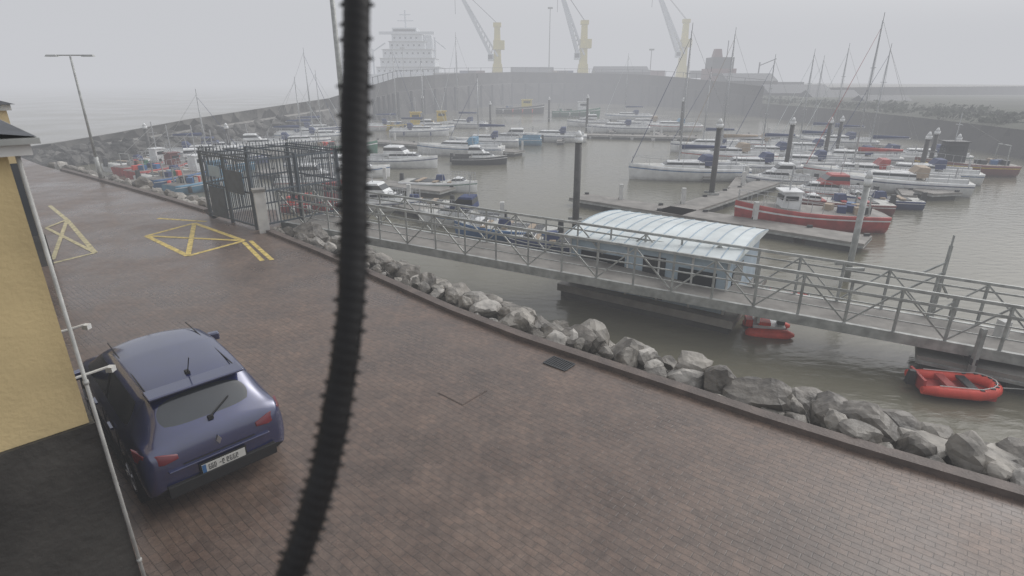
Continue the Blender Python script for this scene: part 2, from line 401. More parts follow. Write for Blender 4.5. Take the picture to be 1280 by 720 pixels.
# ------------------------------------------------------------------ pontoons
def pontoon(p0,p1,w=1.8,z=-1.72,name='pontoon'):
    b=B(); p0=Vector((p0.x,p0.y,0));p1=Vector((p1.x,p1.y,0)); t=(p1-p0); L=t.length;t.normalize(); n=Vector((-t.y,t.x,0))
    zz=Vector((0,0,z)); b.beam(p0+zz-Vector((0,0,.06)),p1+zz-Vector((0,0,.06)),w,.12,'pont')
    b.beam(p0+zz-Vector((0,0,.16)),p1+zz-Vector((0,0,.16)),w+.12,.08,'galv')
    k=int(L/3)+1
    for i in range(k):
        a=p0+t*(L*(i+.1)/k);c=p0+t*(L*(i+.9)/k); b.beam(a+Vector((0,0,z-.42)),c+Vector((0,0,z-.42)),w*.9,.44,'pside')
    for i in range(k+1):
        c=p0+t*min(L-.2,max(.2,L*i/k))+n*(w*.4); 
        if i%3==1: b.box(c+Vector((0,0,z+.45)),(.22,.22,.9),'wtrim')
        b.box(c+Vector((0,0,z+.06)),(.25,.1,.12),'dark')
    b.obj(name)
def W_(px,py): return P(px,py,-1.8)
pontoon(W_(722,246),W_(1085,302),1.8)
pontoon(W_(835,268),W_(960,228),1.6)
pontoon(W_(640,166),W_(872,172),2.2)
pontoon(W_(905,186),W_(1185,243),2.2)
pontoon(W_(465,176),W_(650,190),2.0)
pontoon(W_(468,246),W_(718,302),1.8)
pontoon(W_(330,214),W_(560,238),1.8)
pontoon(W_(230,204),W_(420,184),1.6)
pontoon(W_(930,168),W_(1110,182),2.0)
pontoon(P(1145,434,-1.8),P(1360,478,-1.8),1.5)
for x,y in((860,205),(930,218),(985,190),(1060,215),(1120,225),(760,160),(820,165),(700,170)):
    a=W_(x,y); pontoon(a,a+Vector((-.5,-7,0)) if x<900 else a+Vector((-3,-6,0)),.8,-1.76)

# ------------------------------------------------------------------ piles
def pile(px,yt,yb,r=.17,k='pile',z=WL):
    p=P(px,yb,z); zt=Zat(yt,p.y); b=B()
    b.tube(p+Vector((0,0,-1)),Vector((p.x,p.y,zt)),r,k,n=14)
    b.tube(Vector((p.x,p.y,zt)),Vector((p.x,p.y,zt+.25)),r*1.25,'white',n=14)
    b.tube(Vector((p.x,p.y,zt+.25)),Vector((p.x,p.y,zt+.55)),r*1.2,'white',.05,n=14)
    b.beam(Vector((p.x-.35,p.y-.35,-1.65)),Vector((p.x+.35,p.y-.35,-1.65)),.1,.12,'galv')
    b.beam(Vector((p.x-.35,p.y+.35,-1.65)),Vector((p.x+.35,p.y+.35,-1.65)),.1,.12,'galv')
    b.obj('mooring_pile')
for a in((719,178,288),(888,160,252),(980,156,222),(1029,154,204),(1148,174,224),(1160,168,212),(733,123,164),(850,127,168),(613,131,156),(530,123,160),(289,161,196),(189,161,196),(1188,176,214),(686,125,152),(1044,152,196)): pile(*a)
pile(1058,232,350,.11,'galv')

# ------------------------------------------------------------------ floating shed
def shed():
    e=empty('floating_shed')
    a=P(712,352,-1.7); c=P(903,393,-1.7); ax=(c-a).normalized(); n=Vector((-ax.y,ax.x,0)); L=(c-a).length; D=4.3; Hh=1.7
    def q(x,y,z): return a+ax*x+n*y+Vector((0,0,z))
    b=B(); b.beam(q(-.3,D/2,-.15),q(L+.4,D/2,-.15),D+.7,.25,'pont'); b.beam(q(-.2,D/2,-.5),q(L+.3,D/2,-.5),D+.5,.45,'pside'); b.obj('float',e)
    b=B(); secs=[]
    for x in(0,L): secs.append([q(x,0,0),q(x,D,0),q(x,D,Hh),q(x,0,Hh)])
    b.loft(secs,'ltblu',smooth=False); b.obj('walls',e)
    b=B()
    for i in range(6): b.beam(q(L*i/5,-.02,0),q(L*i/5,-.02,Hh),.06,.06,'wtrim'); 
    b.beam(q(L*.08,-.015,.95),q(L*.38,-.015,.95),.03,.6,'glass'); b.beam(q(L*.5,-.015,.75),q(L*.64,-.015,.75),.03,1.4,'dark'); b.beam(q(L*.72,-.015,.95),q(L*.94,-.015,.95),.03,.6,'glass')
    b.beam(q(L+.012,.6,.9),q(L+.012,1.9,.9),.03,.7,'glass'); b.obj('windows',e)
    b=B(); N=10; s0=[]
    for i in range(N+1):
        y=-.2+(D+.4)*i/N; z=Hh+.02+.24*math.sin(math.pi*i/N)**.9
        s0.append((y,z))
    ring=s0+[(D+.2,Hh-.02),(-.2,Hh-.02)]
    b.loft([[q(x,y,z) for y,z in ring] for x in(-.2,L+.2)],'roofw',smooth=False); b.obj('roof',e)
    b=B()
    for k in range(0,14):
        x=-.18+(L+.36)*k/13
        for i in range(N): b.beam(q(x,s0[i][0],s0[i][1]+.008),q(x,s0[i+1][0],s0[i+1][1]+.008),.03,.03,'ltblu')
    b.obj('roof_ribs',e)
shed()

# ------------------------------------------------------------------ boats
def TM(px,py,hd,z=WL): 
    p=P(px,py,z); return Matrix.Translation(p)@Matrix.Rotation(math.radians(hd),4,'Z'),p
def hull(b,Mx,L,Bm,Fb,k,kd='deck',sheer=.35,stripe=None,transom=.78,n=12,draft=.35):
    secs=[]
    for i in range(n+1):
        t=i/n; 
        w=Bm/2*((transom+(1-transom)*math.sin(min(1,t/.45)*math.pi/2)) if t<.45 else max(.012,(1-((t-.45)/.55)**2.1)))
        x=-L/2+L*t; zf=Fb*(1+sheer*t**2.2)
        ov=(t>.8)*(t-.8)*L*.12
        secs.append([(x-ov,0,-draft*(1-t*.6)),(x-ov*.6,w*.62,-.08),(x-ov*.3,w*.86,zf*.25),(x,w*.97,zf*.72),(x,w*.985,zf*.8),(x,w,zf*.97),(x,w*.93,zf),(x,0,zf+.03),
            (x,-w*.93,zf),(x,-w,zf*.97),(x,-w*.985,zf*.8),(x,-w*.97,zf*.72),(x-ov*.3,-w*.86,zf*.25),(x-ov*.6,-w*.62,-.08)])
    def kf(i,j):
        if j in(6,7,5,8): return kd if j in(6,7) else k
        if stripe and j in(3,10): return stripe
        if j in(0,13): return 'black' if stripe else k
        return k
    b.loft(secs,k,M4=Mx,kf=kf,smooth=True)
    return lambda t:Fb*(1+sheer*t**2.2)
def tb(b,Mx,x0,x1,w0,w1,z0,h,k,rake0=.1,rake1=.4,kw=None):
    def ring(z,q,f): return [(x0+rake0*f,-w0/2*q,z),(x1-rake1*f,-w1/2*q,z),(x1-rake1*f,w1/2*q,z),(x0+rake0*f,w0/2*q,z)]
    b.loft([ring(z0,1,0),ring(z0+h*.42,.97,.42),ring(z0+h*.82,.93,.82),ring(z0+h*.97,.9,.95),ring(z0+h,.84,1.0)],k,M4=Mx,smooth=False,kf=lambda i,j:(kw if (i==1 and kw) else k))
def rails(b,Mx,L,Bm,z,t0=.05,t1=.97):
    for s_ in(-1,1):
        prev=None
        for i in range(8):
            t=t0+(t1-t0)*i/7; w=Bm/2*.88*((.85+.15*min(1,t/.45)) if t<.45 else max(.02,(1-((t-.45)/.55)**2.1)))
            p=Vector((-L/2+L*t,s_*w,z(t))); q=p+Vector((0,0,.55)); b.tube(p,q,.016,'alu',n=4,M4=Mx)
            if prev: b.tube(prev,q,.014,'alu',n=4,M4=Mx)
            prev=q
def yacht(px,py,hd,L=9,k='white',stripe='navy',mast=0,cover='navy'):
    Mx,p=TM(px,py,hd+random.uniform(-3,3)); b=B(); Bm=L*.32; Fb=.105*L; z=hull(b,Mx,L,Bm,Fb,k,'deck',.28,stripe)
    tb(b,Mx,-L*.12,L*.24,Bm*.62,Bm*.38,Fb*1.05,.42,'white',.05,.7,'glass')
    tb(b,Mx,-L*.20,-L*.07,Bm*.62,Bm*.55,Fb*1.2,.7,cover,.0,.55,None)
    b.box((-L*.33,0,Fb*1.02),(L*.24,Bm*.5,.08),'dark',0,Mx)  # dark slab on the deck paints in the shade of a sunken cockpit
    for s_ in(-1,1): b.box((-L*.32,s_*Bm*.3,Fb*1.12),(L*.28,.22,.28),'white',0,Mx)
    b.tube((-L*.40,0,Fb),(-L*.40,0,Fb+.9),.04,'alu',M4=Mx)
    rails(b,Mx,L,Bm,z)
    for t in(-.25,0,.2):
        b.tube((L*t,-Bm*.52,Fb*.2),(L*t,-Bm*.52,Fb*.75),.1,random.choice(['navy','wtrim']),n=6,M4=Mx)
    if mast:
        H=Zat(mast,p.y)-WL-Fb; mx=L*.08
        b.tube((mx,0,Fb),(mx,0,Fb+H),.075,'alu',.05,n=8,M4=Mx)
        b.tube((mx,0,Fb+1.3),(-L*.32,0,Fb+1.4),.06,'alu',M4=Mx)
        b.tube((mx-.15,0,Fb+1.5),(-L*.30,0,Fb+1.5),.17,cover,.09,n=8,M4=Mx)
        for f in(.42,.7): b.tube((mx,-Bm*.28,Fb+H*f),(mx,Bm*.28,Fb+H*f),.025,'alu',M4=Mx,n=4)
        w=.008+p.y*.00007
        for s_ in(-1,1):
            b.tube((mx-.1,s_*Bm*.46,Fb),(mx,s_*Bm*.28,Fb+H*.42),w,'galv',n=3,M4=Mx); b.tube((mx,s_*Bm*.28,Fb+H*.42),(mx,0,Fb+H*.98),w,'galv',n=3,M4=Mx)
        b.tube((L*.48,0,Fb*1.3),(mx,0,Fb+H*.96),w*2.6,'roofw' if random.random()<.5 else cover,w,n=5,M4=Mx); b.tube((-L*.48,0,Fb),(mx,0,Fb+H),w,'galv',n=3,M4=Mx)
        b.tube((mx,0,Fb+H),(mx,0,Fb+H+.5),.02,'dark',n=3,M4=Mx)
    b.obj('sailing_yacht' if mast else 'cabin_cruiser',loc=p)
def motor(px,py,hd,L=6.5,k='white',stripe='navy',cab='white',cover=None):
    Mx,p=TM(px,py,hd); b=B(); Bm=L*.36; Fb=.12*L; z=hull(b,Mx,L,Bm,Fb,k,'deck',.35,stripe,.9)
    tb(b,Mx,-L*.12,L*.30,Bm*.74,Bm*.34,Fb*1.1,.42,cab,.05,.8,'glass')
    tb(b,Mx,-L*.2,L*.1,Bm*.7,Bm*.6,Fb*1.1+.35,.62,cover or cab,.1,.6,'glass')
    b.box((-L*.34,0,Fb*1.03),(L*.24,Bm*.6,.06),'dark',0,Mx)
    for s_ in(-1,1): b.box((-L*.33,s_*Bm*.40,Fb*1.1),(L*.3,.12,.25),k,0,Mx)
    b.box((-L*.5-.1,0,Fb*.9),(.35,.3,.8),'dark',0,Mx,top=.7)
    b.tube((-L*.12,0,Fb+1.0),(-L*.14,0,Fb+2.1),.025,'alu',M4=Mx)
    rails(b,Mx,L,Bm,z,.5,.98)
    b.obj('motor_boat',loc=p)
def dinghy(px,py,hd,L=5,k='blue',ks='white',seat='tan'):
    Mx,p=TM(px,py,hd); b=B(); Bm=L*.36; Fb=.11*L; z=hull(b,Mx,L,Bm,Fb,k,'deck',.3,ks,.85)
    b.box((-L*.08,0,Fb+.04),(L*.55,Bm*.62,.05),'dark',0,Mx)
    for x in(-.25,-.02,.18): b.box((L*x,0,Fb+.10),(.28,Bm*.78,.06),seat,0,Mx)
    b.box((-L*.5-.08,0,Fb+.15),(.3,.26,.65),'dark',0,Mx,top=.7); b.box((0,.15,Fb+.25),(.7,.5,.4),'navy',.3,Mx,top=.7)
    tb(b,Mx,L*.18,L*.38,Bm*.6,Bm*.3,Fb*1.1,.3,'white',.2,.5,'glass'); rails(b,Mx,L,Bm,z,.6,.97)
    b.obj('open_boat',loc=p)
def fishing(px,py,hd,L=9,k='red',cab='white',fwd=True,stripe='white',ch=1.7,cs=1.0,tower=2.2):
    Mx,p=TM(px,py,hd); b=B(); Bm=L*.34; Fb=.12*L; z=hull(b,Mx,L,Bm,Fb,k,'pont',.55,stripe,.85)
    cx=L*.14 if fwd else -L*.25
    tb(b,Mx,cx-L*.11*cs,cx+L*.11*cs,Bm*.5,Bm*.42,Fb,ch,cab,.02,.15,cab)
    for s_ in(-1,1): b.box((cx,s_*Bm*.235,Fb+ch*.72),(L*.14*cs,.04,ch*.22),'glass',0,Mx)
    b.box((cx+L*.105*cs-.06,0,Fb+ch*.72),(.06,Bm*.36,ch*.24),'glass',0,Mx); b.box((cx-L*.105*cs+.03,0,Fb+ch*.6),(.06,Bm*.26,ch*.4),'glass',0,Mx)
    b.box((cx,0,Fb+ch+.04),(L*.24*cs,Bm*.52,.07),cab,0,Mx)
    b.tube((cx,0,Fb+ch),(cx,0,Fb+ch+tower),.04,'alu',M4=Mx); b.tube((cx,-.5,Fb+ch+tower*.6),(cx,.5,Fb+ch+tower*.6),.025,'alu',M4=Mx)
    gx=-L*.36 if fwd else L*.2
    for s_ in(-1,1): b.tube((gx,s_*Bm*.35,Fb),(gx,s_*Bm*.3,Fb+ch*.9),.045,'galv',M4=Mx)
    b.tube((gx,-Bm*.32,Fb+ch*.9),(gx,Bm*.32,Fb+ch*.9),.045,'galv',M4=Mx); b.tube((gx,0,Fb+ch*.9),(cx,0,Fb+ch+tower*.8),.015,'galv',n=4,M4=Mx)
    for i in range(7): b.box((random.uniform(-L*.4,-L*.1) if fwd else random.uniform(0,L*.3),random.uniform(-Bm*.3,Bm*.3),Fb+.2),(.45,.4,.35),random.choice(['orange','blue','navy','green','tan','dark','galv']),random.uniform(0,3),Mx)
    for t in(-.35,-.15,.05,.25): b.tube((L*t,-Bm*.52,Fb*.2),(L*t,-Bm*.52,Fb*.8),.13,random.choice(['black','orange','wtrim']),n=8,M4=Mx)
    rails(b,Mx,L,Bm,z,.45,.98)
    b.obj('fishing_boat',loc=p)

Y=yacht
Y(858,224,176,9.0,'white','blue',38); Y(935,217,176,8,'white','navy',0); Y(908,203,177,8.5,'white','red',42,'tan'); Y(958,199,172,7.5,'white',None,75)
Y(1003,212,168,7.5,'white','navy',0); Y(940,187,174,8,'white','red',0,'tan'); Y(1004,194,170,7.5,'white','blue',68)
Y(1060,206,165,8,'white','navy',0)
Y(1115,239,160,8.5,'white','navy',0,'tan'); Y(1074,226,162,8,'white','red',25,'red'); Y(1142,226,160,8,'white','blue',0)
Y(1092,204,166,8,'white',None,62); Y(1018,180,170,8,'white','navy',75); Y(1045,184,170,8,'white','navy',60)
Y(1150,203,166,7.5,'white','green',0)
Y(772,166,174,9,'white','navy',0); Y(806,160,175,9,'white','navy',0,'tan'); Y(838,164,175,9,'white','red',0,'lblue'); Y(785,150,176,9,'white','blue',70)
Y(690,177,176,8.5,'white','navy',0); Y(575,194,174,9,'white','blue',0,'lblue'); Y(605,183,176,8,'white','navy',98)
Y(578,160,170,8,'white','navy',45); Y(525,170,5,8,'white','navy',78); Y(492,163,8,8,'white','red',60)
Y(404,176,15,7.5,'white','navy',0); Y(386,174,15,8,'white','blue',65); Y(397,168,15,8,'navy','white',92); Y(252,197,20,7,'white','navy',118); Y(372,184,15,7.5,'white','navy',102)
Y(885,190,175,8,'white','navy',90)
motor(640,181,176,7,'lblue','white'); motor(735,158,176,7,'white','navy')
motor(502,209,-8,6.6,'white','navy'); motor(405,212,10,6,'white','blue'); motor(398,235,8,5.5,'white','red'); motor(322,188,15,6,'white','navy'); motor(270,192,20,5.5,'white','blue',cover='navy')
motor(440,222,10,6,'white','blue'); motor(480,262,-12,4.8,'white','navy'); motor(538,166,5,7,'white','blue'); dinghy(550,238,-15,5.5,'white','green'); motor(600,205,-5,5,'dark','white')
dinghy(632,298,166,5.2,'blue','white'); motor(575,281,168,4.6,'white','blue',cover='navy'); dinghy(690,312,168,4,'navy','white'); dinghy(520,262,168,4.4,'white','blue')
fishing(190,214,65,5.5,'red','white',ch=1.1,cs=.7); fishing(208,219,62,5.5,'red','maroon',ch=1.0,cs=.7); fishing(238,229,60,6,'blue','white',True,'white',ch=1.2,cs=.7); fishing(262,236,60,5.6,'lblue','lblue',ch=1.1,cs=.8); dinghy(176,209,65,5.5,'white','red'); dinghy(222,224,62,5.5,'white','blue'); motor(250,210,30,5.5,'white','navy'); motor(300,205,20,5,'navy','white'); dinghy(280,214,20,5,'lblue','white')
fishing(1005,284,172,7.2,'red','white',True,ch=1.0,cs=.6,tower=1.3); dinghy(1045,264,168,5.5,'maroon','white','red'); motor(1030,250,168,5.5,'white','red',cover='red'); fishing(512,163,5,7.5,'yellow','yellow'); fishing(545,160,5,7,'white','yellow')
fishing(405,262,12,4.6,'red','red',ch=1.0); fishing(1200,218,170,7.2,'maroon','dark',True,'yellow'); fishing(430,192,10,7,'green','white')
fishing(650,142,0,11,'dark','cyel'); fishing(720,146,0,10,'green','white')
motor(970,232,170,5,'white','navy'); dinghy(1095,258,165,4.6,'navy','white')

def rib(px,py,hd,L,name='inflatable_boat',wk=.24):
    Mx,p=TM(px,py,hd); b=B(); w=L*wk; r=L*.075; pts=[]
    for t in(-.5,-.3,0,.2): pts.append((L*t,-w,.22))
    for a in range(-60,61,20): pts.append((L*.2+L*.26*math.cos(math.radians(a)),w*math.sin(math.radians(a)),.24+.05*math.cos(math.radians(a))))
    for t in(.2,0,-.3,-.5): pts.append((L*t,w,.22))
    pts=[Vector(q) for q in pts]; secs=[]
    for i,q in enumerate(pts):
        t=(pts[min(i+1,len(pts)-1)]-pts[max(i-1,0)]).normalized(); s_=t.cross(Vector((0,0,1))).normalized(); u=s_.cross(t); rr=r*(.7 if i in(0,len(pts)-1) else 1)
        secs.append([q+s_*math.cos(2*math.pi*j/10)*rr+u*math.sin(2*math.pi*j/10)*rr for j in range(10)])
    b.loft(secs,'orange',M4=Mx)
    b.box((-.02*L,0,.12),(L*.86,w*1.8,.1),'red',0,Mx); b.box((-L*.47,0,.3),(.06,w*1.8,.30),'red',0,Mx)
    b.box((-L*.12,0,.30),(.2,w*1.9,.05),'red',0,Mx); b.box((L*.14,0,.30),(.2,w*1.8,.05),'dark',0,Mx); b.box((-L*.55,0,.34),(.18,.18,.36),'dark',0,Mx,top=.7)
    for i in range(3,len(pts)-3): b.box(pts[i]+Vector((0,0,r*.98)),(.08,.08,.03),'dark',0,Mx)
    prev=None
    for q in pts[1:-1]:
        c=q+Vector((0,0,r+.02)); 
        if prev: b.tube(prev,c,.012,'wtrim',n=4,M4=Mx)
        prev=c
    b.tube((L*.46,0,.25),(L*.46+1.2,.3,.15),.012,'wtrim',n=4,M4=Mx)
    b.obj(name,loc=p)
rib(1190,491,-12,1.78); rib(985,380,-15,1.3)
def pedalo(px,py,hd):
    Mx,p=TM(px,py,hd); b=B()
    for s_ in(-.35,.35):
        secs=[]
        for x,r in((-.65,.08),(-.55,.16),(0,.18),(.5,.16),(.7,.05)): secs.append([(x,s_+math.cos(a*.785)*r,.05+math.sin(a*.785)*r+(.05 if x>.4 else 0)) for a in range(8)])
        b.loft(secs,'orange',M4=Mx)
        b.box((-.15,s_*.6,.38),(.34,.32,.1),'orange',0,Mx); b.box((-.34,s_*.6,.58),(.08,.32,.4),'roofw',0,Mx)
    b.box((0,0,.24),(.9,.6,.1),'roofw',0,Mx); b.box((.35,0,.36),(.2,.2,.25),'dark',0,Mx); b.box((-.55,0,.3),(.2,.4,.2),'orange',0,Mx)
    b.obj('pedal_boat',loc=p)
pedalo(958,414,-15)

b=B(); p=P(1163,400,-1.7)
b.beam(p,p+Vector((0,0,2.3)),.07,.07,'galv'); b.beam(p+Vector((0,0,1.5)),p+Vector((-.8,.2,.9)),.05,.05,'galv'); b.beam(p+Vector((0,0,1.8)),p+Vector((-.55,.1,1.45)),.05,.05,'galv'); b.beam(p+Vector((0,0,1.2)),p+Vector((.35,0,.7)),.05,.05,'galv')
b.tube(p+Vector((0,0,2.3)),p+Vector((0,0,2.6)),.03,'galv'); b.obj('davit')

# ------------------------------------------------------------------ breakwater
tab=[(30,212,186),(90,207,177),(150,200,167),(240,190,150),(330,176,136),(415,162,123),(470,152,106),(500,147,97),(570,138,92),(640,130,90),(720,128,91),(800,131,93),(850,135,97),(950,146,108)]
b=B(); secs=[]
for i,(x,yb,yt) in enumerate(tab):
    p=P(x,yb,WL); r=Vector((p.x,p.y,0)); dirn=r.normalized(); 
    q=p+dirn*4; zt=Zat(yt,q.y)
    secs.append([p+Vector((0,0,-1)),p,p+dirn*2.6+Vector((0,0,(zt-WL)*.62)),p+dirn*3.2+Vector((0,0,(zt-WL)*.64)),q+Vector((0,0,(zt-WL)*.66)),Vector((q.x,q.y,zt)),Vector((q.x,q.y,zt))+dirn*.8,Vector((q.x,q.y,zt-1.5))+dirn*.9,p+dirn*13+Vector((0,0,-1))])
b.loft(secs,'armour',closed=False,caps=False,smooth=False,kf=lambda i,j:('quayw' if i>=6 else 'armour') if j<2 else ('conc' if j in(2,3) and i<5 else ('quayw' if (j<6 and i>=5) else 'armour')))
for i in range(6,len(tab)-1):
    for k in range(5):
        t=k/5; a=secs[i][1].lerp(secs[i+1][1],t); c=secs[i][3].lerp(secs[i+1][3],t); tp=secs[i][5].lerp(secs[i+1][5],t)
        b.tube(a-Vector((0,.6,.5)),Vector((a.x,a.y-.6,c.z)),.3,'dark',n=5)
        b.tube(tp,tp+Vector((0,0,1.4)),.07,'dark',n=4)
    b.beam(secs[i][5]+Vector((0,0,1.3)),secs[i+1][5]+Vector((0,0,1.3)),.06,.09,'dark')
b.obj('breakwater')
b=B()
for i in range(5):
    for k in range(46):
        t=random.random(); f=random.random(); a=secs[i][1].lerp(secs[i+1][1],t); c=secs[i][2].lerp(secs[i+1][2],t); p=a.lerp(c,f)
        rock(b,p,random.uniform(.4,.8),ICO2,'armour')
b.obj('rock_armour')
tabR=[(950,146,116),(1060,160,130),(1150,175,146),(1280,200,166),(1420,225,186)]
b=B(); secs=[]; shore=[]
for x,yb,yt in tabR:
    p=P(x,yb,WL); dirn=Vector((p.x,p.y,0)).normalized(); shore.append((p,dirn))
    secs.append([p+Vector((0,0,-1)),p+dirn*1.5+Vector((0,0,2.6)),p+dirn*6+Vector((0,0,2.9)),p+dirn*25+Vector((0,0,3.6)),p+dirn*60+Vector((0,0,3.6)),p+dirn*300+Vector((0,0,2))])
b.loft(secs,'land',closed=False,caps=False,smooth=False,kf=lambda i,j:'quayw' if j==0 else 'land'); b.obj('far_shore')
b=B()
for i in range(len(shore)-1):
    for k in range(60):
        t=(k+random.random())/60; p=shore[i][0].lerp(shore[i+1][0],t); dn=shore[i][1]; c=p+dn*random.uniform(5,34)+Vector((0,0,2.7))
        h=random.uniform(.5,1.1)*(1.5 if random.random()<.1 else 1)
        b.tube(c+Vector((0,0,-.6)),c+Vector((0,0,h*.6)),.07,'dark',.04,n=4)
        for _ in range(34):
            v=Vector((random.gauss(0,1),random.gauss(0,1),random.gauss(0,.8))); v=v.normalized()*random.random()**.4
            q=c+Vector((v.x*h*2.2,v.y*h*1.6,h*.4+v.z*h*.6)); s_=h*.22
            a=Vector((random.gauss(0,1),random.gauss(0,1),random.gauss(0,1))).normalized()*s_; d2=a.orthogonal().normalized()*s_
            b.add([q-a-d2,q+a-d2,q+a+d2,q-a+d2],[(0,1,2,3)],'leaf')
b.obj('distant_tree_line')
b=B(); b.prism([Vector((-45,217,0)),Vector((20,216,0)),Vector((75,150,0)),Vector((200,200,0)),Vector((200,420,0)),Vector((-45,420,0))],-3,3.2,'conc','quayw'); b.obj('port_quay')
def at(x,y,D): 
    v=(y-360)/F; return Vector(((x-640)/F*D/(C-S*v),D,CH-D*(S+C*v)/(C-S*v)))
def bx(x,yt,w,h,D,k,name,roof=None):
    t=at(x,yt,D); X,zt=t.x,t.z; b=B()
    b.box((X,D,zt-h/2),(w,10,h),k)
    if roof: b.add([(X-w/2,D-5.1,zt),(X+w/2,D-5.1,zt),(X+w/2,D+5.1,zt),(X-w/2,D+5.1,zt),(X-w/2,D,zt+2),(X+w/2,D,zt+2)],[(0,1,5,4),(2,3,4,5),(0,4,3),(1,2,5)],roof)
    for i in range(int(w/2.5)): b.box((X-w/2+1.2+i*2.5,D-5.02,zt-h*.35),(1.2,.06,h*.25),'glass')
    b.obj(name)
bx(932,101,14,7,170,'quayw','harbour_shed','slate'); bx(990,116,16,7,150,'quayw','harbour_shed','slate'); bx(1035,124,11,7,135,'conc','harbour_shed','slate'); bx(1100,133,9,5,112,'quayw','harbour_shed','slate'); bx(665,91,16,5,225,'quayw','harbour_shed','slate'); bx(775,90,20,5,225,'dark','harbour_shed','slate'); bx(560,91,10,5,225,'conc','harbour_shed')
for x,k in((585,'navy'),(596,'maroon'),(700,'tan'),(706,'navy'),(752,'conc'),(820,'maroon'),(873,'dark')):
    c=at(x,93,222); b=B(); b.box(c,(6,2.4,2.6),k)
    for i in range(11): b.box(c+Vector((-2.75+i*.55,-1.23,0)),(.18,.06,2.4),k)
    b.obj('shipping_container')
b=B(); c=at(897,99,185)
b.box(c,(8,8,6),'maroon'); b.box(c+Vector((0,0,4.6)),(6.5,6.5,3.2),'dark'); b.box(c+Vector((0,-4.1,1.3)),(6,.2,.8),'glass'); b.box(c+Vector((-1,0,7.4)),(2.6,2.6,2.4),'maroon',top=.7); b.box(c+Vector((0,-3.35,5.3)),(5.6,.2,.8),'glass'); b.tube(c+Vector((2,0,5)),c+Vector((2,0,11)),.12,'dark')
b.box(c+Vector((8,4,-2.8)),(36,12,4),'dark'); b.tube(c+Vector((14,4,-1)),c+Vector((14,4,5)),.2,'dark'); b.tube(c+Vector((14,4,4)),c+Vector((19,4,6)),.15,'dark'); b.obj('cargo_ship')
b=B(); c=at(514,93,228)
for z,w,dp in((1,23,14),(4,20,13),(7,18,12),(9.7,13,11),(12.2,11,10)):
    b.box(c+Vector((0,0,z)),(w,dp,2.7),'ship'); b.box(c+Vector((0,0,z+1.5)),(w+.6,dp+1,.2),'wtrim')
    for i in range(int(w/2)): b.box(c+Vector((-w/2+1+i*2,-dp/2-.03,z+.2)),(.6,.08,.6),'glass')
b.box(c+Vector((0,-5.1,14)),(20,.3,1.0),'ship'); b.box(c+Vector((-1,0,14.6)),(9,7,2.6),'ship'); b.box(c+Vector((-1,-3.6,14.9)),(8,.1,1),'glass')
b.tube(c+Vector((-1,0,15)),c+Vector((-1,0,22)),.35,'ship'); b.beam(c+Vector((-4,0,18.5)),c+Vector((2,0,18.5)),.3,.3,'ship'); b.beam(c+Vector((-3,0,20.5)),c+Vector((1,0,20.5)),.3,.3,'ship'); b.box(c+Vector((7,0,11)),(4,5,5),'ship',top=.8)
b.box(c+Vector((-3,0,-3)),(34,16,6),'ship'); b.tube(c+Vector((9.5,0,1)),c+Vector((9.5,0,13)),.35,'ship'); b.tube(c+Vector((9.5,0,12)),c+Vector((13.5,0,9)),.25,'ship')
b.tube(c+Vector((-14,0,-1)),c+Vector((-14,0,9)),.4,'ship'); b.tube(c+Vector((-14,0,8)),c+Vector((-9,0,11)),.25,'ship')
b.obj('cargo_ship')
def crane(x,D,ytop,bx_,by_):
    base=at(x,98,D); base.z=2; zt=at(x,ytop,D).z; b=B(); X,Yd=base.x,base.y
    b.box((X,Yd,4),(6,6,4),'cyel'); b.box((X,Yd,8),(4.0,4.0,5),'cyel',top=.8)
    b.box((X,Yd,(10+zt)/2),(2.8,2.8,zt-10),'cyel',top=.72); b.box((X+.6,Yd,zt*.6+3),(4,4.4,3),'cyel'); b.box((X-2.4,Yd-1,zt*.55),(2,2.2,2.4),'roofw'); b.box((X-2.5,Yd-2.15,zt*.55+.2),(1.6,.1,1.4),'glass')
    b.box((X,Yd,zt+.5),(2.8,2.4,1.4),'cyel')
    piv=Vector((X-1.6,Yd,zt*.52)); far=at(bx_,by_,D); dr=(far-piv); tip=piv+dr*1.25
    for s_ in(-1,1):
        pa=piv+Vector((0,s_*1.3,0)); pb=tip+Vector((0,s_*.4,0)); b.beam(pa,pb,.8,1.1,'ship')
        off=Vector((1.8,0,1.1)); b.beam(pa+off,pb,.5,.6,'ship')
    for i in range(16):
        t=i/16; p0=piv.lerp(tip,t); p1=piv.lerp(tip,t+1/16)+Vector((1.8,0,1.1))*(1-t); b.beam(p0+Vector((0,1.2,0)),p1+Vector((0,-1.2,0)),.25,.3,'ship')
    for s_ in(-.6,.6): b.tube(Vector((X,Yd+s_,zt+1)),tip+Vector((0,s_*.5,0)),.08,'dark',n=4)
    b.tube(tip,tip+Vector((0,0,-10)),.1,'dark',n=4)
    b.obj('harbour_crane')
crane(622,220,33,578,-2); crane(728,222,30,703,-4); crane(851,250,28,824,-6)
for x,yt in((686,10),(505,60),(812,62)):
    b=B(); p=at(x,96,205); b.tube(Vector((p.x,p.y,2)),Vector((p.x,p.y,at(x,yt,205).z)),.2,'galv',.12,n=6); b.box((p.x,p.y,at(x,yt,205).z),(1.6,.8,.5),'galv'); b.obj('lighting_mast')

